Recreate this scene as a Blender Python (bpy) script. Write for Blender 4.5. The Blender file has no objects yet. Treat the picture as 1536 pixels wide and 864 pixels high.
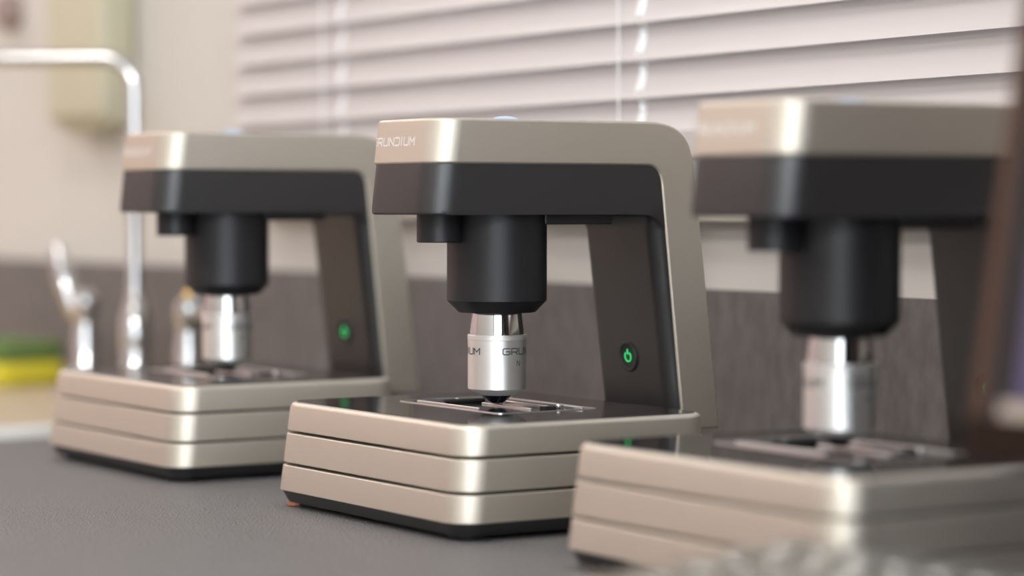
import bpy, bmesh, math, random
from mathutils import Vector, Matrix
random.seed(4)
SC = bpy.context.scene
COL = SC.collection
PI = math.pi
ZO = 0.90                                   # height of the worktop above the floor
WX, WYY, WYAW = 0.0, 1.60, 0.9586           # a point of the window wall and its heading
HC = 0.15169                                # camera height above the worktop

# ------------------------------------------------------------------ materials
def mat(name, col, rough=.5, metal=0., spec=.5, bump=None, noise=None, emit=None, coat=0., trans=0., ior=1.5):
    m = bpy.data.materials.new(name); m.use_nodes = True
    nt = m.node_tree; b = nt.nodes['Principled BSDF']
    b.inputs['Base Color'].default_value = (*col, 1)
    b.inputs['Roughness'].default_value = rough
    b.inputs['Metallic'].default_value = metal
    b.inputs['Specular IOR Level'].default_value = spec
    b.inputs['Coat Weight'].default_value = coat
    b.inputs['Transmission Weight'].default_value = trans
    b.inputs['IOR'].default_value = ior
    if emit:
        b.inputs['Emission Color'].default_value = (*emit[0], 1)
        b.inputs['Emission Strength'].default_value = emit[1]
    tc = None
    if bump or noise:
        tc = nt.nodes.new('ShaderNodeTexCoord')
    if noise:                                # (scale, amount, stretch)
        mp = nt.nodes.new('ShaderNodeMapping'); mp.inputs['Scale'].default_value = noise[2] if len(noise) > 2 else (1, 1, 1)
        n = nt.nodes.new('ShaderNodeTexNoise'); n.inputs['Scale'].default_value = noise[0]; n.inputs['Detail'].default_value = 5
        r = nt.nodes.new('ShaderNodeMix'); r.data_type = 'RGBA'
        a = noise[1]
        r.inputs[6].default_value = tuple(c*(1-a) for c in col)+(1,)
        r.inputs[7].default_value = tuple(min(1, c*(1+a)) for c in col)+(1,)
        nt.links.new(tc.outputs['Object'], mp.inputs['Vector']); nt.links.new(mp.outputs['Vector'], n.inputs['Vector'])
        nt.links.new(n.outputs['Fac'], r.inputs[0]); nt.links.new(r.outputs[2], b.inputs['Base Color'])
    if bump:                                 # (kind, scale, strength, distance)
        if bump[0] == 'leather':
            n = nt.nodes.new('ShaderNodeTexVoronoi'); n.inputs['Scale'].default_value = bump[1]
            out = n.outputs['Distance']
        else:
            n = nt.nodes.new('ShaderNodeTexNoise'); n.inputs['Scale'].default_value = bump[1]; n.inputs['Detail'].default_value = 3
            out = n.outputs['Fac']
        bp = nt.nodes.new('ShaderNodeBump'); bp.inputs['Strength'].default_value = bump[2]; bp.inputs['Distance'].default_value = bump[3]
        nt.links.new(tc.outputs['Object'], n.inputs['Vector']); nt.links.new(out, bp.inputs['Height'])
        nt.links.new(bp.outputs['Normal'], b.inputs['Normal'])
    return m

M = {}
M['gold'] = mat('champagne_aluminium', (.66, .605, .522), .52, 1., noise=(1500, .04), bump=('n', 2500, .05, .0004))
M['dark'] = mat('black_anodised', (.011, .0098, .0105), .44, 0., .5, bump=('n', 2500, .06, .0003), ior=1.75)
M['tube_black'] = mat('matt_black_tube', (.010, .0095, .011), .46, 0., .5, ior=1.5)
M['gap'] = mat('black_recess', (.008, .008, .008), .6)
M['gloss'] = mat('black_gloss_plate', (.012, .012, .013), .09, 0., .5, ior=1.75)
M['rubber'] = mat('black_rubber', (.015, .015, .016), .55)
M['steel'] = mat('bright_steel', (.88, .86, .83), .32, 1.)
M['chrome'] = mat('chrome', (.62, .61, .60), .09, 1.)
M['satin'] = mat('satin_silver', (.90, .885, .86), .40, 1., bump=('n', 3000, .04, .0003))
M['pale_ring'] = mat('pale_satin_ring', (.86, .84, .82), .5, 1.)
M['pale_nose'] = mat('pale_nose_cone', (.62, .60, .57), .4, .3)
M['lens'] = mat('lens_glass', (.006, .006, .012), .05, 0., .7, coat=.5)
M['white_ink'] = mat('white_print', (.85, .83, .80), .5)
M['grey_ink'] = mat('grey_print', (.09, .09, .10), .9, 0., .1)
M['green'] = mat('green_led', (.02, .3, .08), .4, emit=((.05, .8, .22), .55))
M['orange'] = mat('orange_led', (.22, .09, .05), .4, emit=((1., .34, .14), .10))
M['blue'] = mat('blue_dome', (.45, .60, .85), .25)
M['mat'] = mat('grey_leatherette', (.170, .163, .163), .46, 0., .5, bump=('leather', 900, .9, .0016), noise=(60, .10))
M['backsplash'] = mat('brown_grey_stone', (.150, .136, .131), .40, 0., .3, noise=(160, .45, (1, 1, .4)))
M['wall'] = mat('warm_white_paint', (.62, .588, .55), .75, bump=('n', 300, .05, .0005))
M['wall_pink'] = mat('pink_beige_paint', (.72, .54, .52), .75)
M['ceiling'] = mat('ceiling_paint', (.66, .64, .60), .85)
M['floor'] = mat('grey_vinyl_floor', (.20, .18, .16), .5, noise=(6, .12))
M['sill'] = mat('beige_sill', (.62, .57, .50), .45)
M['dark_reflector'] = mat('added_panel_brown', (.05, .035, .032), .5)  # dark colour of the added panel that scanner sides reflect
M['frame'] = mat('white_window_frame', (.75, .74, .72), .4)
M['slat'] = mat('blind_slat', (.56, .52, .51), .42, 0., .5)
M['cord_and_daylight'] = mat('blind_cord_and_daylight', (.90, .91, .92), .6)  # cord white, also the daylight painted into the slat slots
M['tan'] = mat('tan_laminate', (.50, .40, .27), .4, noise=(25, .08))
M['white_edge'] = mat('white_edge_band', (.84, .81, .77), .35)
M['cabinet'] = mat('cabinet_grey', (.30, .29, .28), .5)
M['sponge'] = mat('yellow_sponge', (.68, .58, .04), .9, bump=('n', 500, .6, .001))
M['scour'] = mat('green_scouring_pad', (.13, .20, .06), .95, bump=('n', 900, .8, .001))
M['cream'] = mat('cream_plastic', (.52, .49, .36), .4)
M['mauve'] = mat('mauve_plastic', (.30, .22, .20), .4)
M['golden'] = mat('golden_reflection_tint', (.75, .48, .16), .2, 1.)  # golden reflection painted onto the chrome handles
M['key'] = mat('pale_grey_key', (.12, .12, .10), .28, 0., .8, coat=.7)
M['kbody'] = mat('keyboard_body', (.055, .050, .048), .5)
M['mon'] = mat('monitor_black', (.020, .017, .018), .45, 0., .3)
M['monreflection'] = mat('painted_bezel_reflection', (.075, .040, .026), .45, 0., .2)  # light reflected on the bezel, given as a brown colour
M['monchin'] = mat('dark_brown_bezel', (.016, .008, .005), .5, 0., .1)
M['taskbar'] = mat('lit_taskbar', (.02, .02, .02), .3, emit=((.62, .50, .42), .45))
M['screen'] = mat('lit_screen', (.01, .01, .015), .3, emit=((.13, .13, .26), .32))
M['pane'] = mat('window_glass', (1, 1, 1), .02, trans=1., ior=1.1)
M['daylight'] = mat('daylit_pane', (.8, .85, .9), .4, emit=((.84, .94, 1.04), 3.0))
M['lamp'] = mat('ceiling_diffuser', (.9, .9, .88), .5, emit=((1., .97, .95), 10.))
M['lamp_soft'] = mat('soft_ceiling_diffuser', (.9, .9, .88), .5, emit=((1., .97, .95), 6.5))
# screen gradient (content of the lit screen)
nt = M['screen'].node_tree; b = nt.nodes['Principled BSDF']
tc = nt.nodes.new('ShaderNodeTexCoord'); nz = nt.nodes.new('ShaderNodeTexNoise'); nz.inputs['Scale'].default_value = 9
rp = nt.nodes.new('ShaderNodeValToRGB'); rp.color_ramp.elements[0].position = .38; rp.color_ramp.elements[1].position = .62
rp.color_ramp.elements[0].color = (.06, .09, .22, 1); rp.color_ramp.elements[1].color = (.22, .15, .30, 1)
nt.links.new(tc.outputs['Object'], nz.inputs['Vector']); nt.links.new(nz.outputs['Fac'], rp.inputs['Fac'])
nt.links.new(rp.outputs['Color'], b.inputs['Emission Color'])

# ------------------------------------------------------------------ mesh helpers
def obj(name, bm, m, parent=None, smooth=35, bevel=None, loc=None, weighted=False):
    bmesh.ops.recalc_face_normals(bm, faces=bm.faces[:])
    me = bpy.data.meshes.new(name); bm.to_mesh(me); bm.free()
    me.materials.append(m if not isinstance(m, str) else M[m])
    if smooth:
        for p in me.polygons: p.use_smooth = True
        if not bevel: me.set_sharp_from_angle(angle=math.radians(smooth))
    o = bpy.data.objects.new(name, me); COL.objects.link(o)
    if parent: o.parent = parent
    if loc: o.location = loc
    if bevel:
        b = o.modifiers.new('bevel', 'BEVEL'); b.width = bevel[0]; b.segments = bevel[1]
        b.limit_method = 'ANGLE'; b.angle_limit = math.radians(bevel[2] if len(bevel) > 2 else 40); b.harden_normals = True
    if weighted:
        n = o.modifiers.new('weighted', 'WEIGHTED_NORMAL'); n.keep_sharp = True; n.weight = 90
    return o
def empty(name, loc, rz, label, cat, group=None):
    o = bpy.data.objects.new(name, None); COL.objects.link(o)
    o.location = loc; o.rotation_euler = (0, 0, rz); o.empty_display_size = .02
    return tag(o, label, cat, group)
def tag(o, label, cat, group=None):
    o['label'] = label; o['category'] = cat
    if group: o['group'] = group
    return o
def struct(o): o['kind'] = 'structure'; return o
def P(u, v, z):                              # wall frame -> world
    c, s = math.cos(WYAW), math.sin(WYAW)
    return Vector((WX+u*c-v*s, WYY-u*s-v*c, z+ZO))
def wall_place(o, u=0, v=0, z=0, rz=0):
    o.location = P(u, v, z); o.rotation_euler = (0, 0, -WYAW+rz); return o
def add_box(bm, x0, x1, y0, y1, z0, z1):
    v = [bm.verts.new(c) for c in ((x0,y0,z0),(x1,y0,z0),(x1,y1,z0),(x0,y1,z0),(x0,y0,z1),(x1,y0,z1),(x1,y1,z1),(x0,y1,z1))]
    for f in ((0,3,2,1),(4,5,6,7),(0,1,5,4),(1,2,6,5),(2,3,7,6),(3,0,4,7)): bm.faces.new([v[i] for i in f])
def box(*a):
    bm = bmesh.new(); add_box(bm, *a); return bm
def rring(x0, x1, y0, y1, r, n=10):
    pts = []
    for cx, cy, a0 in ((x1-r, y1-r, 0), (x0+r, y1-r, PI/2), (x0+r, y0+r, PI), (x1-r, y0+r, 1.5*PI)):
        for k in range(n+1):
            a = a0+PI/2*k/n; pts.append((cx+r*math.cos(a), cy+r*math.sin(a)))
    return pts
def add_loft(bm, rings, cap=True):           # rings: (z, [(x, y)...])
    prev = None; first = None
    for z, pts in rings:
        vs = [bm.verts.new((x, y, z)) for x, y in pts]
        if prev:
            n = len(vs)
            for i in range(n): bm.faces.new((prev[i], prev[(i+1) % n], vs[(i+1) % n], vs[i]))
        else: first = vs
        prev = vs
    if cap:
        bm.faces.new(list(reversed(first))); bm.faces.new(prev)
def rloft(levels, n=10):                     # (z, x0, x1, y0, y1, r)
    bm = bmesh.new(); add_loft(bm, [(l[0], rring(*l[1:], n=n)) for l in levels]); return bm
def add_lathe(bm, prof, cx=0, cy=0, n=48):   # prof: (r, z), bottom to top
    rings = []
    for r, z in prof:
        if r < 1e-6: rings.append([bm.verts.new((cx, cy, z))])
        else: rings.append([bm.verts.new((cx+r*math.cos(2*PI*k/n), cy+r*math.sin(2*PI*k/n), z)) for k in range(n)])
    for a, b in zip(rings, rings[1:]):
        for k in range(n):
            j = (k+1) % n
            if len(a) == 1 and len(b) > 1: bm.faces.new((a[0], b[j], b[k]))
            elif len(b) == 1 and len(a) > 1: bm.faces.new((a[k], a[j], b[0]))
            elif len(a) > 1: bm.faces.new((a[k], a[j], b[j], b[k]))
    if len(rings[0]) > 1: bm.faces.new(list(reversed(rings[0])))
    if len(rings[-1]) > 1: bm.faces.new(rings[-1])
def lathe(prof, cx=0, cy=0, n=48):
    bm = bmesh.new(); add_lathe(bm, prof, cx, cy, n); return bm
def add_tube(bm, pts, rad, n=16):
    pts = [Vector(p) for p in pts]; rads = rad if isinstance(rad, (list, tuple)) else [rad]*len(pts)
    prev = None; up = Vector((0, 0, 1)); first = None
    t0 = (pts[1]-pts[0]).normalized()
    x = t0.orthogonal().normalized()
    for i, p in enumerate(pts):
        t = (pts[min(i+1, len(pts)-1)]-pts[max(i-1, 0)]).normalized()
        x = (x-t*x.dot(t)).normalized(); y = t.cross(x)
        vs = [bm.verts.new(p+(x*math.cos(2*PI*k/n)+y*math.sin(2*PI*k/n))*rads[i]) for k in range(n)]
        if prev:
            for k in range(n): bm.faces.new((prev[k], prev[(k+1) % n], vs[(k+1) % n], vs[k]))
        else: first = vs
        prev = vs
    bm.faces.new(list(reversed(first))); bm.faces.new(prev)
def tube(pts, rad, n=16):
    bm = bmesh.new(); add_tube(bm, pts, rad, n); return bm
def extrude_profile(prof, half, stations, chamfer=0):
    """prof: (y, z, r) in order; r > 0 pulls that vertex back (+y) near x = +-half, which rounds the vertical corner.
    chamfer rounds the two side outlines by insetting the profile towards x = +-half."""
    n = len(prof)
    area = sum(prof[i][0]*prof[(i+1) % n][1]-prof[(i+1) % n][0]*prof[i][1] for i in range(n))
    sg = 1 if area > 0 else -1; inw = []
    for i in range(n):
        p, q, w = (Vector(prof[k][:2]) for k in ((i-1) % n, i, (i+1) % n))
        e1 = (q-p).normalized(); e2 = (w-q).normalized()
        n1 = Vector((-e1.y, e1.x))*sg; n2 = Vector((-e2.y, e2.x))*sg
        m = n1+n2; w_ = m/max(.3, m.dot(n1))
        inw.append(Vector((0, w_.y)) if prof[i][2] < 0 else w_)
    xs = [(x, 0) for x in stations]
    if chamfer:
        xs = [(x, 0) for x in stations if abs(x) < half-chamfer-1e-5]
        end = [(half-chamfer+chamfer*math.sin(a), chamfer*(1-math.cos(a))) for a in (0, PI/6, PI/3, PI/2)]
        xs = [(-x, d) for x, d in reversed(end)]+xs+end
    bm = bmesh.new(); rows = []
    for x, ins in xs:
        row = []
        for (y, z, r), w in zip(prof, inw):
            off = corner_off(x, r, half) if r > 0 else 0
            row.append(bm.verts.new((x, y+off+w.x*ins, z+w.y*ins)))
        rows.append(row)
    for a, b in zip(rows, rows[1:]):
        for i in range(n): bm.faces.new((a[i], a[(i+1) % n], b[(i+1) % n], b[i]))
    bm.faces.new(list(reversed(rows[0]))); bm.faces.new(rows[-1])
    return bm
def stations(half, rs):
    s = {0.0}
    for r in rs:
        for k in range(13):
            s.add(round(half-r+r*math.sin(PI/2*k/12), 6))
    s = sorted(s); out = [s[0]]
    for v in s[1:]:
        if v-out[-1] > 1.5e-5: out.append(v)
    out[-1] = half
    return [-v for v in reversed(out[1:])]+out

# ------------------------------------------------------------------ stroke lettering
LET = {                                      # strokes in a 1 x 1 box
 'G': [[(1, 1), (.15, 1), (0, .85), (0, .15), (.15, 0), (.85, 0), (1, .15), (1, .5), (.5, .5)]],
 'R': [[(0, 0), (0, 1), (.85, 1), (1, .85), (1, .55), (.85, .42), (0, .42)], [(.55, .42), (1, 0)]],
 'U': [[(0, 1), (0, .15), (.15, 0), (.85, 0), (1, .15), (1, 1)]],
 'N': [[(0, 0), (0, 1), (1, 0), (1, 1)]],
 'D': [[(0, 1), (.8, 1), (1, .8), (1, .2), (.8, 0), (0, 0)]],
 'I': [[(.5, 0), (.5, 1)]],
 'M': [[(0, 0), (0, 1), (.5, .4), (1, 1), (1, 0)]],
}
def letters(text, h, w, pitch, t, fn, depth=None):
    """flat printed lettering: fn maps (s, z) on the print to a 3-D point"""
    bm = bmesh.new(); s0 = 0
    for ch in text:
        if ch == 'I': ww, adv = w*.25, pitch*.52
        else: ww, adv = w, pitch
        for st in LET.get(ch, []):
            for (ax, ay), (bx, by) in zip(st, st[1:]):
                a = Vector((s0+ax*ww, ay*h)); b = Vector((s0+bx*ww, by*h))
                d = (b-a); L = d.length; d /= L; nrm = Vector((-d.y, d.x))*t/2
                a -= d*t*.45; b += d*t*.45
                k = max(1, int(L/(t*1.6)))
                prev = None
                for i in range(k+1):
                    p = a+(b-a)*i/k
                    cur = (bm.verts.new(fn(*(p+nrm))), bm.verts.new(fn(*(p-nrm))))
                    if prev: bm.faces.new((prev[0], prev[1], cur[1], cur[0]))
                    prev = cur
        s0 += adv
    return bm, s0

# ------------------------------------------------------------------ the slide scanner
H = .1909; Z1 = .0523; LEAN = .1159; RC = .0141; WHH = .0332
def base_ring(z, inset=0, zr=None):
    zz = z if zr is None else zr
    x = .0882+(Z1-zz)*.052-inset; y0 = -.0685-(Z1-zz)*LEAN+inset; y1 = .0685+(Z1-zz)*.03-inset
    return (z, -x, x, y0, y1, RC-min(inset, .006))
def head_front(z): return -.0492-(H-z)*LEAN
def panel_y(z): return .0855-(z-.0507)*.128
def corner_off(x, r=RC, half=WHH):
    d = abs(x)-(half-r)
    return r-math.sqrt(max(0, r*r-d*d)) if d > 0 else 0
OX, OY = -.0022, .0051
def make_scanner(label, loc, rz):
    t = empty('slide_scanner', loc, rz, label, 'slide scanner', 'desktop slide scanners in a row on the worktop')
    # base: three metal trays over a black chamfered foot plate
    for za, zb in ((.0383, Z1), (.0225, .0370), (.0085, .0212)):
        bm = bmesh.new()
        top = .0024 if zb == Z1 else .0007
        lv = [base_ring(za, .0004), base_ring(za+.0004), base_ring(zb-top, 0)]
        lv += [base_ring(zb-top*.3, top*.3, zb), base_ring(zb, top, zb)]
        add_loft(bm, [(l[0], rring(*l[1:])) for l in lv])
        obj('base_tray', bm, 'gold', t, 60, weighted=True)
    obj('tray_core', rloft([base_ring(.010, .006), base_ring(.045, .006)]), 'gap', t)
    obj('foot_plate', rloft([base_ring(.0026, .0052), base_ring(.0036, .0044), base_ring(.0085, .0010)]), 'dark', t, 30)
    for sx in (-1, 1):
        for y in (-.058, .054):
            obj('rubber_foot', lathe([(.0075, 0), (.0080, .0012), (.0078, .0027)], sx*.072, y, 24), 'rubber', t)
    # stage plate and the slide insert with its steel clips
    st = obj('stage_plate', rloft([base_ring(Z1-.001, .0027, Z1), base_ring(Z1+.0002, .0029, Z1)]), 'gloss', t, 30)
    ins = bmesh.new(); za, zb = Z1+.0001, Z1+.00055
    o_ = rring(-.0518, .0425, -.0222, .0346, .003, 5); i_ = rring(-.0510, .0417, -.0214, .0338, .0025, 5)
    rings = [[ins.verts.new((x, y, z)) for x, y in pts] for z, pts in ((za, o_), (zb, o_), (zb, i_), (za, i_))]
    n = len(o_)
    for a, b_ in zip(rings, rings[1:]+rings[:1]):
        for k in range(n): ins.faces.new((a[k], a[(k+1) % n], b_[(k+1) % n], b_[k]))
    obj('insert_rim', ins, 'steel', st, 30)
    obj('slide_rail', box(-.0426, .0147, -.0165, -.0152, Z1, Z1+.0011), 'steel', st, 0, (.0003, 2))
    obj('slide_clip', box(-.0142, .0245, .0160, .0176, Z1, Z1+.0014), 'steel', st, 0, (.0003, 2))
    obj('slide_clip', box(-.0140, .0300, .0035, .0046, Z1, Z1+.0010), 'steel', st, 0, (.0003, 2))
    obj('slide_clip', box(.0263, .0420, .0250, .0262, Z1, Z1+.0013), 'steel', st, 0, (.0003, 2))
    obj('clip_arm', tube([(-.0268, -.0100, Z1+.0011), (-.0235, .0110, Z1+.0011)], .0011, 10), 'gap', st, 30)
    obj('clip_block', box(.0285, .0325, .0100, .0170, Z1, Z1+.0016), 'gap', st, 0, (.0003, 2))
    for x, y in ((-.0265, -.0029), (-.0150, .0130), (.0290, .0204)):
        bm = bmesh.new(); bmesh.ops.create_uvsphere(bm, u_segments=12, v_segments=8, radius=.0013, matrix=Matrix.Translation((x, y, Z1+.0013)))
        obj('clip_knob', bm, 'steel', st, 60)
    # gold shell: top slab and back arm
    YS = .040                                # the slab meets the arm here
    def slab_ring(z, ins, zr):
        y0 = head_front(zr)+ins; x = WHH-ins; r = RC-ins; pts = [(x, YS), (-x, YS)]
        for cx, a0 in ((-x+r, PI), (x-r, 1.5*PI)):
            for k in range(15): a = a0+PI/2*k/14; pts.append((cx+r*math.cos(a), y0+r+r*math.sin(a)))
        return (z, pts)
    CH = .0015; rings = []
    for k in range(4): a = PI/6*k; rings.append(slab_ring(.1693+CH*(1-math.cos(a)), CH*(1-math.sin(a)), .1693))
    for k in range(4): a = PI/6*k; rings.append(slab_ring(H-CH+CH*math.sin(a), CH*(1-math.cos(a)), H))
    bm = bmesh.new(); add_loft(bm, rings); shell = obj('head_shell', bm, 'gold', t, 50, weighted=True)
    prof = [(YS, .1693, -1), (YS, H, -1)]
    b0, b1, b2 = Vector((.0700, H)), Vector((.0963, H)), Vector((.0990, .1655))
    for k in range(13):
        s = k/12; w = .75
        p = (b0*(1-s)**2+b1*2*s*(1-s)*1.25+b2*s*s)/((1-s)**2+2*s*(1-s)*1.25+s*s); prof.append((p.x, p.y, 0))
    prof += [(.1143, .0389, 0), (.0918, .0389, 0), (.0784, .1600, 0)]
    c0, c1, c2 = Vector((.0784, .1600)), Vector((.0774, .1693)), Vector((.0700, .1693))
    for k in range(1, 9):
        s = k/8; p = c0*(1-s)**2+c1*2*s*(1-s)+c2*s*s; prof.append((p.x, p.y, 0))
    obj('arm_shell', extrude_profile(prof, WHH, stations(WHH, (RC,)), .0015), 'gold', t, 50, weighted=True)
    # black C-shaped inner body
    hw = WHH-.0009; rp = .0085
    f = lambda z: head_front(z)+.0006
    prof = [(f(.173), .173, RC), (f(.1478), .1478, RC), (f(.1463)+.0004, .1463, RC), (f(.1456)+.0016, .1456, RC)]
    q0, q1, q2 = Vector((panel_y(.1456)-.007, .1456)), Vector((panel_y(.1456), .1456)), Vector((panel_y(.1376), .1376))
    for k in range(7):
        s = k/6; p = q0*(1-s)**2+q1*2*s*(1-s)+q2*s*s; prof.append((p.x, p.y, rp*min(1, s*1.0)))
    prof += [(panel_y(.0026), .0026, rp), (.0990, .0026, 0), (.0990, .0385, 0), (.0990, .0480, 0), (.0860, .1560, 0), (.0800, .173, 0)]
    dk = obj('arm_body', extrude_profile(prof, hw, stations(hw, (RC, rp))), 'dark', t, 30)
    obj('rear_coupling', box(-.028, .028, .060, .094, .004, .049), 'gap', t, 0)
    # head underside: objective tube, small side turret, guide plate
    obj('objective_tube', lathe([(.0187, .0981), (.02435, .1039), (.02435, .1460)], OX, OY, 72), 'tube_black', t, 25)
    obj('illumination_module', lathe([(.0102, .1322), (.0107, .1326), (.0107, .1460)], -.0035, -.0270, 40), 'tube_black', t, 30)
    obj('guide_plate', box(-.018, .018, .020, .0594, .1407, .1460), 'dark', t, 0, (.0008, 2))
    # objective
    ob = obj('objective', lathe([(.01428, .0609), (.01428, .0872)], OX, OY, 64), 'satin', t, 25)
    obj('nose_cone', lathe([(.0083, .0577), (.0138, .0606), (.01428, .0611)], OX, OY, 64), 'pale_nose', ob, 25)
    obj('objective_ring', lathe([(.01425, .0846), (.01440, .0848), (.01440, .0868), (.0139, .0873), (.0130, .0873)], OX, OY, 64), 'pale_ring', ob, 30)
    obj('objective_neck', lathe([(.0134, .0872), (.0133, .0895), (.01225, .0985)], OX, OY, 64), 'chrome', ob, 30)
    obj('front_cone', lathe([(.0042, .0546), (.0085, .0580), (.0083, .0590)], OX, OY, 48), 'lens', ob, 30)
    obj('front_lens', lathe([(0, .0538), (.0030, .0538), (.0036, .0541), (.0080, .0578)], OX, OY, 48), 'lens', ob, 30)
    R = .01428+.0001; cam = math.atan2(-.536, .844)     # sleeve angle facing the viewer
    bm = bmesh.new(); txt = None
    for a0 in (math.radians(12), math.radians(12-180)):
        def fn(s, z, a0=a0): a = cam+a0+s/R; return (OX+R*math.cos(a), OY+R*math.sin(a), .0780+z)
        b2, L = letters('GRUNDIUM', .0029, .0036, .00455, .00052, fn)
        me = bpy.data.meshes.new('tmp'); b2.to_mesh(me); b2.free(); bm.from_mesh(me); bpy.data.meshes.remove(me)
    def fn(s, z): a = cam+math.radians(43)+s/R; return (OX+R*math.cos(a), OY+R*math.sin(a), .0725+z)
    b2, L = letters('N', .0024, .0017, .0024, .00035, fn)
    me = bpy.data.meshes.new('tmp'); b2.to_mesh(me); b2.free(); bm.from_mesh(me); bpy.data.meshes.remove(me)
    obj('objective_lettering', bm, 'grey_ink', ob, 0)
    # maker's name on the front of the head
    def fn(s, z):
        x = -.0264+s; zz = .1785+z
        return (x, head_front(zz)+corner_off(x)-.00012, zz)
    bm, L = letters('GRUNDIUM', .0036, .0041, .0055, .00072, fn)
    obj('front_lettering', bm, 'white_ink', shell, 0)
    # blue push dome on the lid
    obj('top_button', lathe([(.0070, H-.0004), (.0070, H+.0008), (.0055, H+.0018), (.003, H+.0023), (0, H+.0024)], 0, .0083, 32), 'blue', t, 40)
    # power button on the column
    zc = .0740; yc = panel_y(zc); tilt = math.atan(.128)
    mt = Matrix.Translation((-.0008, yc, zc)) @ Matrix.Rotation(tilt, 4, 'X') @ Matrix.Rotation(PI/2, 4, 'X')
    bm = lathe([(.0076, -.001), (.0076, .0004), (.0072, .0009), (.0066, .0009), (.0063, .0005), (.0045, .0001), (0, -.0001)], 0, 0, 40)
    bm.transform(mt); pb = obj('power_button', bm, 'rubber', t, 40)
    bm = bmesh.new(); pts = []
    for k in range(25):
        a = math.radians(90+38+(360-76)*k/24); pts.append((.0025*math.cos(a), .0025*math.sin(a), .0006))
    add_tube(bm, pts, .00033, 6); add_tube(bm, [(0, .0011, .0006), (0, .0038, .0006)], .00033, 6)
    bm.transform(mt); obj('power_symbol', bm, 'green', pb, 40)
    return t
SCN = {'A': (-.16886, 1.49546, 1.00331), 'C': (-.01045, 1.25203, 1.00537), 'B': (.12838, 1.03102, 1.00969)}
def children(o): return [c for c in COL.objects if c.parent == o]
def copy_tree(o, parent=None):
    c = o.copy(); COL.objects.link(c); c.parent = parent
    for ch in children(o): copy_tree(ch, c)
    return c
x, y, w = SCN['C']
scC = make_scanner('sharp champagne and black slide scanner in the middle of the row', (x, y, ZO), -w)
for k, lab in (('A', 'champagne and black slide scanner farthest back, in front of the chrome faucet'),
               ('B', 'nearest, most blurred slide scanner, partly hidden by the monitor and keyboard')):
    c = copy_tree(scC); x, y, w = SCN[k]; c.location = (x, y, ZO); c.rotation_euler = (0, 0, -w); c['label'] = lab
obj('status_light', lathe([(.003, .0006), (.003, .0027)], -.080, -.066, 16), 'orange', scC)

# ------------------------------------------------------------------ room shell
U0, U1, V1 = -2.3, 3.0, 3.3
ZF, ZC = -ZO, 1.75
def wbox(name, m, u0, u1, v0, v1, z0, z1, smooth=0, bevel=None):
    """box given in wall coordinates (v out of the wall)"""
    o = obj(name, box(u0, u1, -v1, -v0, z0, z1), m, None, smooth, bevel); return wall_place(o)
WU0, WU1, WZ0, WZ1 = -.27, 1.65, .150, 1.15       # window opening
bm = bmesh.new()
add_box(bm, U0, WU0, 0, .12, ZF, ZC); add_box(bm, WU1, U1, 0, .12, ZF, ZC)
add_box(bm, WU0, WU1, 0, .12, ZF, WZ0); add_box(bm, WU0, WU1, 0, .12, WZ1, ZC)
struct(wall_place(obj('wall_window_side', bm, 'wall', None, 0)))
struct(wbox('wall_left', 'wall_pink', U0-.1, U0, -.12, V1, ZF, ZC))
bm = bmesh.new()                                   # right wall with a window
RV0, RV1, RZ0, RZ1 = .20, 3.05, -.25, 1.40
add_box(bm, U1, U1+.1, -RV0, .12, ZF, ZC); add_box(bm, U1, U1+.1, -V1, -RV1, ZF, ZC)
add_box(bm, U1, U1+.1, -RV1, -RV0, ZF, RZ0); add_box(bm, U1, U1+.1, -RV1, -RV0, RZ1, ZC)
struct(wall_place(obj('wall_right', bm, 'wall', None, 0)))
struct(wbox('wall_room_side', 'wall', U0-.1, U1+.1, V1, V1+.1, ZF, ZC))
struct(wbox('floor', 'floor', U0-.1, U1+.1, -.12, V1+.1, ZF-.1, ZF))
struct(wbox('ceiling', 'ceiling', U0-.1, U1+.1, -.12, V1+.1, ZC, ZC+.1))
struct(wbox('trim_1', 'backsplash', -1.6, 2.2, .0, .008, 0, .1030))       # dark splash panel behind the worktop
struct(wbox('dark_reflector_panel', 'dark_reflector', .93, 2.2, .01, .27, 0.0005, .62, 0, (.003, 2)))   # added dark panel out of view, darkens the near scanner's side by reflection
struct(wbox('trim_2', 'sill', WU0-.03, WU1+.03, -.012, .016, .1405, .1515, 0, (.002, 2)))  # window sill
def window(name, frame_bm, pane_bm, pane_mat):
    o = struct(wall_place(obj(name, frame_bm, 'frame', None, 0)))
    obj('pane', pane_bm, pane_mat, o, 0); return o
bm = bmesh.new()
for a in ((WU0, WU0+.04), (WU1-.04, WU1), ((WU0+WU1)/2-.02, (WU0+WU1)/2+.02)): add_box(bm, a[0], a[1], .07, .11, WZ0, WZ1)
for a in ((WZ0, WZ0+.04), (WZ1-.04, WZ1)): add_box(bm, WU0, WU1, .07, .11, a[0], a[1])
window('window_1', bm, box(WU0, WU1, .09, .094, WZ0, WZ1), 'pane')
bm = bmesh.new()
for a in ((RV0, RV0+.05), (RV1-.05, RV1), ((RV0+RV1)/2-.02, (RV0+RV1)/2+.02)): add_box(bm, U1+.02, U1+.08, -a[1], -a[0], RZ0, RZ1)
for a in ((RZ0, RZ0+.05), (RZ1-.05, RZ1)): add_box(bm, U1+.02, U1+.08, -RV1, -RV0, a[0], a[1])
window('window_2', bm, box(U1+.05, U1+.054, -RV1, -RV0, RZ0, RZ1), 'daylight')

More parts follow.
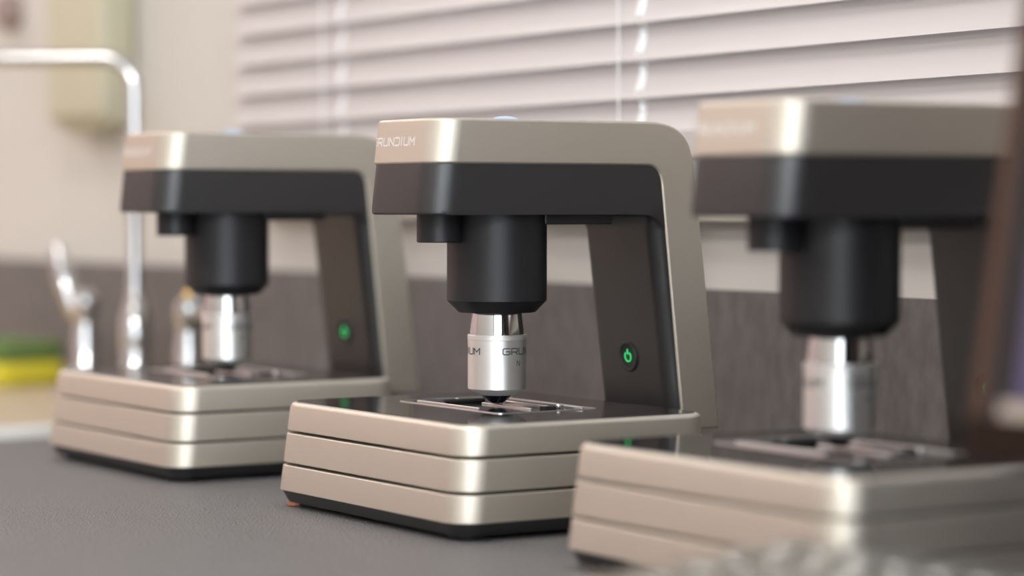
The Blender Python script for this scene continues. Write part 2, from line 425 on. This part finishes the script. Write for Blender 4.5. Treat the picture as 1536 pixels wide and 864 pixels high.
# ceiling lamps
def ceiling_lamp(u, v, lab, du=.6, dv=.6, m='lamp'):
    t = wall_place(empty('ceiling_light', (0, 0, 0), 0, lab, 'ceiling light', 'ceiling lamps'), u, v, ZC)
    bm = bmesh.new()
    for a in ((-du/2, -du/2+.03), (du/2-.03, du/2)): add_box(bm, a[0], a[1], -dv/2, dv/2, -.03, 0)
    for a in ((-dv/2, -dv/2+.03), (dv/2-.03, dv/2)): add_box(bm, -du/2, du/2, a[0], a[1], -.03, 0)
    obj('frame', bm, 'frame', t, 0)
    obj('diffuser', box(-du/2+.03, du/2-.03, -dv/2+.03, dv/2-.03, -.02, -.01), m, t, 0)
ceiling_lamp(-1.75, .52, 'large ceiling light over the sink end', .9, .6, 'lamp_soft')
ceiling_lamp(.80, 1.0, 'long ceiling light above the worktop', 1.0, .5)
ceiling_lamp(-1.7, 2.0, 'square ceiling light near the left wall')
ceiling_lamp(-.4, 2.3, 'square ceiling light at the left of the room')
ceiling_lamp(1.6, 2.3, 'square ceiling light at the right of the room')

# ------------------------------------------------------------------ counters
UE = -.222
wt = wall_place(obj('worktop', box(UE, 2.2, -.75, -.008, -.03, 0), 'mat', None, 0), 0, 0, 0)
tag(wt, 'dark grey leather-grained worktop the scanners stand on', 'worktop')
sk = wall_place(empty('sink_counter', (0, 0, 0), 0, 'tan counter with a white edge beside the dark worktop', 'counter'))
obj('counter_slab', box(-1.6, UE-.004, -.75, -.008, -.03, .008), 'tan', sk, 0)
obj('edge_band', box(UE-.004, UE-.0005, -.75, -.008, -.03, .0085), 'white_edge', sk, 0, (.001, 2))
for nm, a, b, lab in (('base_cabinet', UE+.01, 2.2, 'grey base cabinet under the dark worktop'), ('base_cabinet', -1.6, UE-.01, 'grey base cabinet under the tan counter')):
    t = wall_place(empty(nm, (0, 0, 0), 0, lab, 'cabinet'), 0, 0, ZF)
    obj('body', box(a, b, -.70, -.008, .08, ZO-.03), 'cabinet', t, 0)
    obj('plinth', box(a, b, -.64, -.008, 0, .08), 'gap', t, 0)
    n = max(2, round((b-a)/.6))
    for k in range(n):
        d = obj('door', box(a+(b-a)*k/n+.003, a+(b-a)*(k+1)/n-.003, -.72, -.70, .09, ZO-.04), 'cabinet', t, 0, (.002, 2))
        xx = a+(b-a)*(k+1)/n-.05
        obj('handle', tube([(xx, -.72, .55), (xx, -.745, .56), (xx, -.745, .68), (xx, -.72, .69)], .005, 8), 'steel', d)

# ------------------------------------------------------------------ venetian blind
bl = wall_place(empty('venetian_blind', (0, 0, 0), 0, 'closed pale venetian blind over the window behind the scanners', 'blind'), .3, .024, .2532)
bl.rotation_euler = (0, -math.radians(-.60), -WYAW)
bl.rotation_euler = (0, 0, -WYAW)
tiltM = Matrix.Rotation(math.radians(-.60), 4, 'Y')
BU0, BU1 = -.301-.3, 1.70-.3
HOLES = (-.1590-.3, .1635-.3, .62-.3, 1.08-.3, 1.5-.3)
PITCH = .0211; SW = .0236; ST = math.radians(76)
def slat_bm():
    bm = bmesh.new(); us = [BU0]
    for h in HOLES: us += [h-.0030, h+.0030]
    us.append(BU1); nk = 7; top = []
    holes = {2*i+1 for i in range(len(HOLES))}
    def pt(u, s, off):                       # s in 0..1 from the lower (room side) edge up; slats are crowned
        a = (s-.5)*SW; crown = -.0017*(1-(2*s-1)**2)+off
        return (u, -SW*.5*math.cos(ST)+ -a*math.cos(ST)*-1 - crown*math.sin(ST)*1.0, a*math.sin(ST)+SW*.5*math.sin(ST)+crown*math.cos(ST)*1.0)
    grid = {}
    for side, off in ((0, .0002), (1, -.0002)):
        for i, u in enumerate(us):
            for j in range(nk+1): grid[side, i, j] = bm.verts.new(pt(u, j/nk, off))
    solid = lambda i, j: 0 <= i < len(us)-1 and 0 <= j < nk and not (i in holes and 1 <= j <= 5)
    for i in range(len(us)-1):
        for j in range(nk):
            if not solid(i, j): continue
            for side in (0, 1): bm.faces.new([grid[side, a, b] for a, b in ((i, j), (i+1, j), (i+1, j+1), (i, j+1))])
            for (di, dj), (e0, e1) in (((-1, 0), ((i, j), (i, j+1))), ((1, 0), ((i+1, j), (i+1, j+1))), ((0, -1), ((i, j), (i+1, j))), ((0, 1), ((i, j+1), (i+1, j+1)))):
                if not solid(i+di, j+dj):
                    bm.faces.new((grid[0, *e0], grid[0, *e1], grid[1, *e1], grid[1, *e0]))
    bm.transform(tiltM); return bm
s0 = obj('slat', slat_bm(), 'slat', bl, 35); NB = 3
s0.location = (0, 0, -NB*PITCH)
for k in range(-NB+1, 40):
    s = s0.copy(); COL.objects.link(s); s.location = (0, 0, k*PITCH)
bm = box(BU0, BU1, -.012, .010, -NB*PITCH-.014, -NB*PITCH+.003); bm.transform(tiltM)
obj('bottom_rail', bm, 'slat', bl, 0, (.002, 2))
bm = box(BU0, BU1, -.02, .025, 40*PITCH, 40*PITCH+.035); bm.transform(tiltM)
obj('head_rail', bm, 'frame', bl, 0, (.002, 2))
def slat_pt(sv, off):                      # (y, z) on a slat, sv from the lower edge (0) to the upper (1)
    a = (sv-.5)*SW; crown = -.0017*(1-(2*sv-1)**2)+off
    return (-SW*.5*math.cos(ST)+a*math.cos(ST)-crown*math.sin(ST), a*math.sin(ST)+SW*.5*math.sin(ST)+crown*math.cos(ST))
for h in HOLES:                             # white tape painted as daylight in the slots; it weaves through each slat
    bm = bmesh.new(); prev = None
    for k in range(-NB, 40):
        for sv, off in ((.08, -.0012), (.17, -.0006), (.20, .0007), (.45, .0009), (.68, .0007), (.71, -.0006), (.74, -.0016)):
            y, z = slat_pt(sv, off); cur = [bm.verts.new((h+dx, y, z+k*PITCH)) for dx in (-.0031, .0031)]
            if prev: bm.faces.new((prev[0], prev[1], cur[1], cur[0]))
            prev = cur
    bm.transform(tiltM); obj('slot_daylight', bm, 'cord_and_daylight', bl, 30)
    bm = tube([(h-.0065, -.0135, -NB*PITCH-.003), (h-.0065, -.0135, 40*PITCH)], .0005, 6)
    bm.transform(tiltM); obj('ladder_cord', bm, 'cord_and_daylight', bl)

# ------------------------------------------------------------------ faucet
fa = wall_place(empty('faucet', (0, 0, 0), 0, 'chrome gooseneck faucet with two handles by the sink', 'faucet'), -.335, .09, .008)
obj('deck_plate', rloft([(0, -.11, .11, -.022, .022, .02), (.006, -.11, .11, -.022, .022, .02), (.009, -.107, .107, -.019, .019, .018)]), 'chrome', fa, 30)
obj('spout_base', lathe([(.014, .008), (.014, .02), (.0105, .030), (.0112, .045), (.0112, .060), (.0085, .070), (.0065, .076), (.0062, .082)], 0, 0, 32), 'chrome', fa, 30)
sp = [(0, 0, .074), (0, 0, .16), (0, 0, .216)]
d = Vector((-.575, -.818, 0)); r = .022; zt = .2485-.008+.004
for k in range(1, 9):
    a = PI/2*k/8; q = d*(r*(1-math.cos(a))); sp.append((q.x, q.y, zt-r+r*math.sin(a)))
for dd in (.10, .17): q = d*dd; sp.append((q.x, q.y, zt))
q = d*.17
for k in range(1, 7):
    a = PI/2*k/6; p = q+d*(.018*math.sin(a)); sp.append((p.x, p.y, zt-.018*(1-math.cos(a))))
p = q+d*.018; sp.append((p.x, p.y, zt-.05))
obj('spout', tube(sp, .0056, 20), 'chrome', fa, 60)
def handle(u, lever_dir, lever):
    hb = obj('handle_base', lathe([(.013, .008), (.013, .018), (.0098, .028), (.0102, .044), (.0085, .052), (.0085, .060), (.0100, .066), (.0095, .074), (.006, .079), (0, .081)], u, 0, 32), 'chrome', fa, 30)
    if lever:
        pts, rd = [], []
        for s in range(9):
            q = s/8; h_ = .013+.026*q; pts.append((u+lever_dir[0]*h_, lever_dir[1]*h_, .060+.052*q**1.25)); rd.append(.0048+.0062*math.sin(PI*min(1, q*.9+.1))*q)
        obj('lever', tube(pts, rd, 14), 'chrome', hb, 60)
        obj('golden_reflection', tube([(p[0]+.0012, p[1]-.0012, p[2]-.0060) for p in pts[1:5]], [.002, .0036, .0036, .002], 10), 'golden', hb, 60)  # gold tube painting the warm reflection on the chrome lever
    else:
        pts = [(u+lever_dir[0]*s, lever_dir[1]*s, .066+.1*s) for s in (.004, .02, .05)]
        obj('lever', tube(pts, [.0045, .005, .006], 14), 'chrome', hb, 60)
        obj('golden_reflection', lathe([(.004, .0785), (.0035, .0825), (0, .084)], u, 0, 16), 'golden', hb, 60)  # gold dab painting the reflection on the chrome knob
handle(-.080, (-.62, -.30), True)
handle(.080, (.60, .20), False)

# ------------------------------------------------------------------ sponge
t = wall_place(empty('sponge', (0, 0, 0), 0, 'yellow dish sponge with a green scouring side on the tan counter', 'sponge'), -.605, .075, .008, .12)
def soft(z0, z1, hx, hy, r): 
    e = min(.004, (z1-z0)/2.2)
    return rloft([(z0, -hx+e, hx-e, -hy+e, hy-e, r-e), (z0+e*.4, -hx+e*.3, hx-e*.3, -hy+e*.3, hy-e*.3, r-e*.3), (z0+e, -hx, hx, -hy, hy, r), (z1-e, -hx, hx, -hy, hy, r), (z1-e*.4, -hx+e*.3, hx-e*.3, -hy+e*.3, hy-e*.3, r-e*.3), (z1, -hx+e, hx-e, -hy+e, hy-e, r-e)], 8)
obj('sponge_body', soft(0, .019, .055, .032, .012), 'sponge', t, 50)
obj('scouring_pad', soft(.0185, .035, .0535, .031, .011), 'scour', t, 50)

# ------------------------------------------------------------------ dispenser on the wall
t = wall_place(empty('soap_dispenser', (0, 0, 0), 0, 'cream wall-mounted soap dispenser above the faucet', 'dispenser'), -.556, 0, .212)
obj('housing', rloft([(.004, -.040, .042, -.024, -.0005, .006), (.0, -.044, .046, -.027, -.0005, .007), (.008, -.050, .050, -.033, -.0005, .008), (.19, -.050, .050, -.033, -.0005, .008), (.20, -.044, .044, -.028, -.0005, .007)][1:]), 'cream', t, 30)
obj('push_bar', rloft([(-.006, -.034, .020, -.022, -.003, .006), (.004, -.038, .024, -.026, -.003, .006)]), 'cream', t, 30)
bm = lathe([(.0165, 0), (.0165, .010), (.013, .015), (0, .016)], 0, 0, 32); bm.transform(Matrix.Rotation(PI/2, 4, 'X'))
o = wall_place(obj('wall_knob', bm, 'mauve', None, 40), -.607, .0, .290)
o.location = P(-.735, 0.0, .314); tag(o, 'dull mauve round knob on the wall left of the dispenser', 'knob')

# ------------------------------------------------------------------ keyboard
kb = wall_place(empty('keyboard', (0, 0, 0), 0, 'blurred keyboard with pale keys in front of the nearest scanner', 'keyboard'), .653, .338, .005)
KP = .019; slope = .07
def kz(y): return .034+slope*y                      # y is negative towards the room
bm = bmesh.new()
pr = [(.004, -.005), (.004, .026), (0, .0285), (-.132, .0195), (-.136, .016), (-.136, -.005)]
va = [[bm.verts.new((x, y, z)) for y, z in pr] for x in (-.006, 19*KP*.82+.006)]
n = len(pr)
for k in range(n): bm.faces.new((va[0][k], va[0][(k+1) % n], va[1][(k+1) % n], va[1][k]))
bm.faces.new(va[0]); bm.faces.new(list(reversed(va[1])))
obj('case', bm, 'kbody', kb, 0, (.002, 2))
def key_bm(w):
    e = .0022; return rloft([(0, .0008, w*KP-.0008, -KP+.0008, -.0008, .001), (.0065, .0008+e, w*KP-.0008-e, -KP+.0008+e, -.0008-e*.6, .002), (.0072, .0008+e*1.3, w*KP-.0008-e*1.3, -KP+.0008+e*1.3, -.0008-e*.9, .002)], 4)
rows = [[1]*15, [1]*13+[2], [1.5]+[1]*12+[1.5], [1.75]+[1]*11+[2.25], [2.25]+[1]*10+[2.75], [1.25]*3+[6.25]+[1.25]*4]
protos = {}
for ri, row in enumerate(rows):
    x = 0
    for w in row:
        y = -.004-ri*KP*1.06
        if w not in protos: protos[w] = k = obj('key', key_bm(w), 'key', kb, 40)
        else: k = protos[w].copy(); COL.objects.link(k)
        k.location = (x, y, .0272+y*.0685); k.rotation_euler = (slope, 0, 0); x += w*KP
# ------------------------------------------------------------------ monitor
mo = wall_place(empty('monitor', (0, 0, 0), 0, 'dark monitor edge with a lit screen at the right', 'monitor'), .736, .347, 0)
TM = Matrix.Translation((0, 0, .0717)) @ Matrix.Rotation(math.radians(-9.6), 4, 'X')
MW, MH = .53, .33
def mobj(name, bm, m, **k): bm.transform(TM); return obj(name, bm, m, mo, **k)
mobj('housing', box(0, MW, .0, .028, 0, MH), 'mon', smooth=0, bevel=(.003, 3))
for a in (.0030, MW-.0090): mobj('bezel_reflection', box(a, a+.0050, -.0015, .001, .014, MH-.010), 'monreflection', smooth=0, bevel=(.0005, 2))  # orange-brown strips painting the light reflected along the bezel
mobj('chin', box(.0035, MW-.0035, -.0025, .001, .0005, .0140), 'monchin', smooth=0, bevel=(.001, 2))
sc_ = mobj('screen', box(.0205, MW-.0205, -.0008, .001, .0195, MH-.012), 'screen', smooth=0)
bm = box(.0150, MW-.0150, -.0013, .001, .0142, .0192); bm.transform(TM); obj('screen_strip', bm, 'taskbar', mo, 0)
obj('stand_neck', box(MW/2-.03, MW/2+.03, .034, .060, .01, .22), 'mon', mo, 0, (.003, 2))
obj('stand_foot', rloft([(0, MW/2-.12, MW/2+.12, .03, .19, .02), (.010, MW/2-.12, MW/2+.12, .03, .19, .02), (.012, MW/2-.118, MW/2+.118, .032, .188, .018)]), 'mon', mo, 30)

# a small work lamp in the room behind the camera
L = bpy.data.lights.new('work_lamp', 'AREA'); L.shape = 'DISK'; L.size = .13; L.energy = 3.6; L.color = (1, .97, .93)
lo = bpy.data.objects.new('work_lamp', L); COL.objects.link(lo)
lo.location = P(1.85, 1.50, .62); lo.rotation_euler = (P(.2, .1, .1)-lo.location).to_track_quat('-Z', 'Y').to_euler()
# ------------------------------------------------------------------ world, camera, view
w = bpy.data.worlds.new('sky'); SC.world = w; w.use_nodes = True
bg = w.node_tree.nodes['Background']; bg.inputs[0].default_value = (.80, .90, 1.0, 1); bg.inputs[1].default_value = 1.3
cam = bpy.data.cameras.new('camera'); co = bpy.data.objects.new('camera', cam); COL.objects.link(co)
co.location = (0, 0, HC+ZO); co.rotation_euler = (PI/2-.03335, 0, 0)
cam.sensor_width = 36; cam.lens = 3871.94*36/1536; cam.clip_start = .02
cam.dof.use_dof = True; cam.dof.focus_distance = 1.245; cam.dof.aperture_fstop = cam.lens/24.
SC.camera = co
SC.cycles.use_denoising = True
SC.cycles.max_bounces = 8; SC.cycles.diffuse_bounces = 4; SC.cycles.glossy_bounces = 4
SC.cycles.sample_clamp_indirect = 6
SC.view_settings.view_transform = 'Standard'; SC.view_settings.look = 'None'
SC.view_settings.gamma = 1; SC.view_settings.use_curve_mapping = False
SC.view_settings.exposure = 0.66
